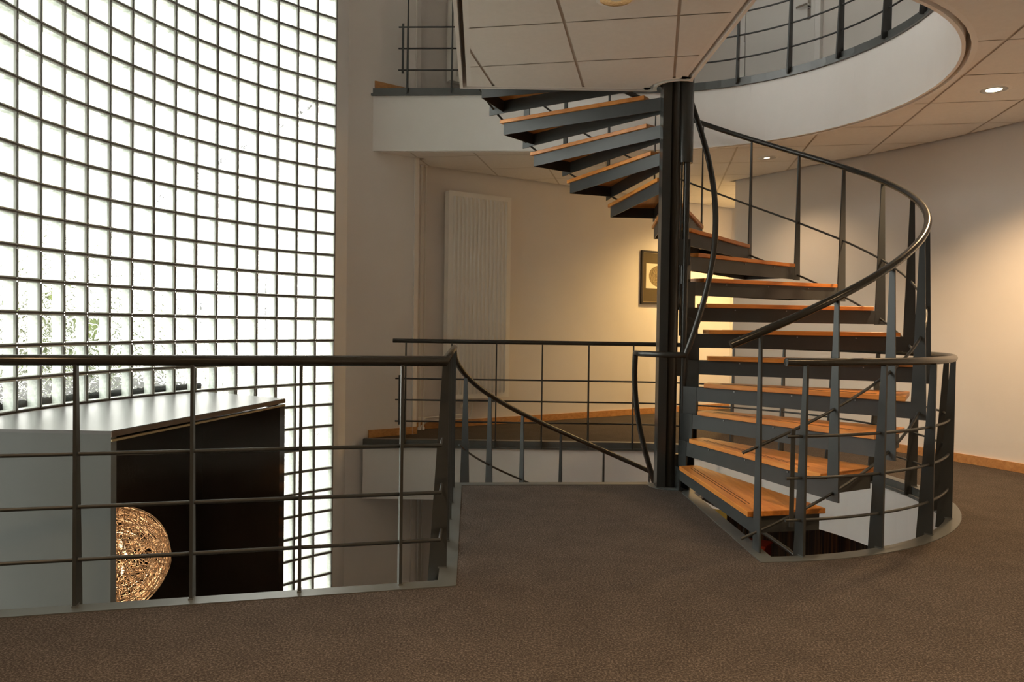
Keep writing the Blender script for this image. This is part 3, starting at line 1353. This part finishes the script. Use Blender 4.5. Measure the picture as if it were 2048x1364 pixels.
def zat(s):
    for i in range(1, len(zp)):
        if s <= L[i] + 1e-9:
            t = (s - L[i - 1]) / (L[i] - L[i - 1])
            return (zp[i - 1][0] + (zp[i][0] - zp[i - 1][0]) * t, zp[i - 1][1] + (zp[i][1] - zp[i - 1][1]) * t)
    return zp[-1]


npan = 6
for i in range(npan):
    s0, s1 = L[-1] * i / npan + .004, L[-1] * (i + 1) / npan - .004
    mb = MB()
    wall_solid(mb, [zat(s0), zat((s0 + s1) / 2), zat(s1)], .02, ZG, -.6)
    mb.build('wood_panel', M['zebra'], zebra_root)
mb = MB()
wall_solid(mb, [(2.55, 9.75), (3.6, 10.4)], -.05, ZG, -.6)
tag(mb.build('partition', M['ochre']), 'ochre yellow partition on the ground floor beyond the wooden panels', 'partition')
box_ = empty('red_box', (2.50, 7.60, ZG), 'orange-red box fixed below, seen through the stair opening', 'box')
mb = MB()
mb.box((2.49, 7.60, -1.31), (.25, .22, .62), radians(-35))
mb.build('body', M['red'], box_)
mb = MB()
mb.box((2.49, 7.60, -.99), (.27, .24, .02), radians(-35))
mb.build('lid', M['red'], box_)
mb = MB()
mb.box((2.49, 7.60, (ZG - 1.60) / 2), (.06, .06, -1.60 - ZG), radians(-35))
mb.build('post', M['steel'], box_)

# ------------------------------------------------------------------ outside
mb = MB()
mb.add([(-60, -20, -3.62), (60, -20, -3.62), (60, 80, -3.62), (-60, 80, -3.62)], [[0, 1, 2, 3]])
struct(mb.build('ground', M['lawn']))
bld = empty('neighbouring_building', (-8, 22, -3.62), 'pale building seen blurred through the right half of the glass blocks', 'building')
mb = MB()
wall_solid(mb, [(-1.5, 12.9), (-15, 31.5)], -4, -3.62, 6.0)
mb.build('facade', M['facade'], bld)
mb = MB()
wall_solid(mb, [(-1.4, 12.9), (-15.1, 31.5)], -4.1, 6.0, 6.15)
mb.build('roof_coping', M['canopy'], bld)
bt = Vector((-13.5, 18.6)).normalized()
for i in range(4):
    for zz in (-2.4, .9):
        p = Vector((-1.5, 12.9)) + bt * (9 + 3.3 * i)
        mb = MB()
        mb.box((p.x, p.y, zz + .8), (1.4, .08, 1.5), atan2(bt.y, bt.x))
        mb.build('window', M['dark_glass'], bld)
mb = MB()
ring = garc(150, 186, 12, GR + .06) + garc(186, 150, 12, GR + 1.2)
mb.prism(ring, .46, .66)
tag(mb.build('canopy', M['canopy']), 'dark entrance canopy outside the foot of the glass block wall', 'canopy')


def shrub(x, y, h, r, seed, label):
    rn = random.Random(seed)
    root = empty('shrub', (x, y, -3.62), label, 'shrub', 'shrubs outside the glass block wall')
    mb = MB()
    mb.tube([(x, y, -3.62), (x + .1, y, -3.62 + h * .8)], .09, 8, True, False, 0, .03)
    mb.build('stem', M['bark'], root)
    mb = MB()
    for i in range(900):
        d = Vector((rn.gauss(0, 1), rn.gauss(0, 1), rn.gauss(0, 1))).normalized()
        q = rn.random() ** .4
        c = Vector((x + d.x * r * q, y + d.y * r * q, -3.62 + h * .55 + d.z * h * .46 * q))
        a = Vector((rn.gauss(0, 1), rn.gauss(0, 1), rn.gauss(0, 1))).normalized() * .16
        b = a.orthogonal().normalized() * .07
        mb.add([c - a, c + b, c + a, c - b], [[0, 1, 2, 3]])
    mb.build('foliage', M['leaf'], root, 'stuff')


for k in range(11):
    a = radians(121 + 6.3 * k)
    D = 11.5 + 1.6 * (k % 3)
    shrub(D * cos(a), D * sin(a), 5.3 + .5 * ((k * 7) % 4) * .5, .72, k, 'green shrub seen blurred through the lower left glass blocks')
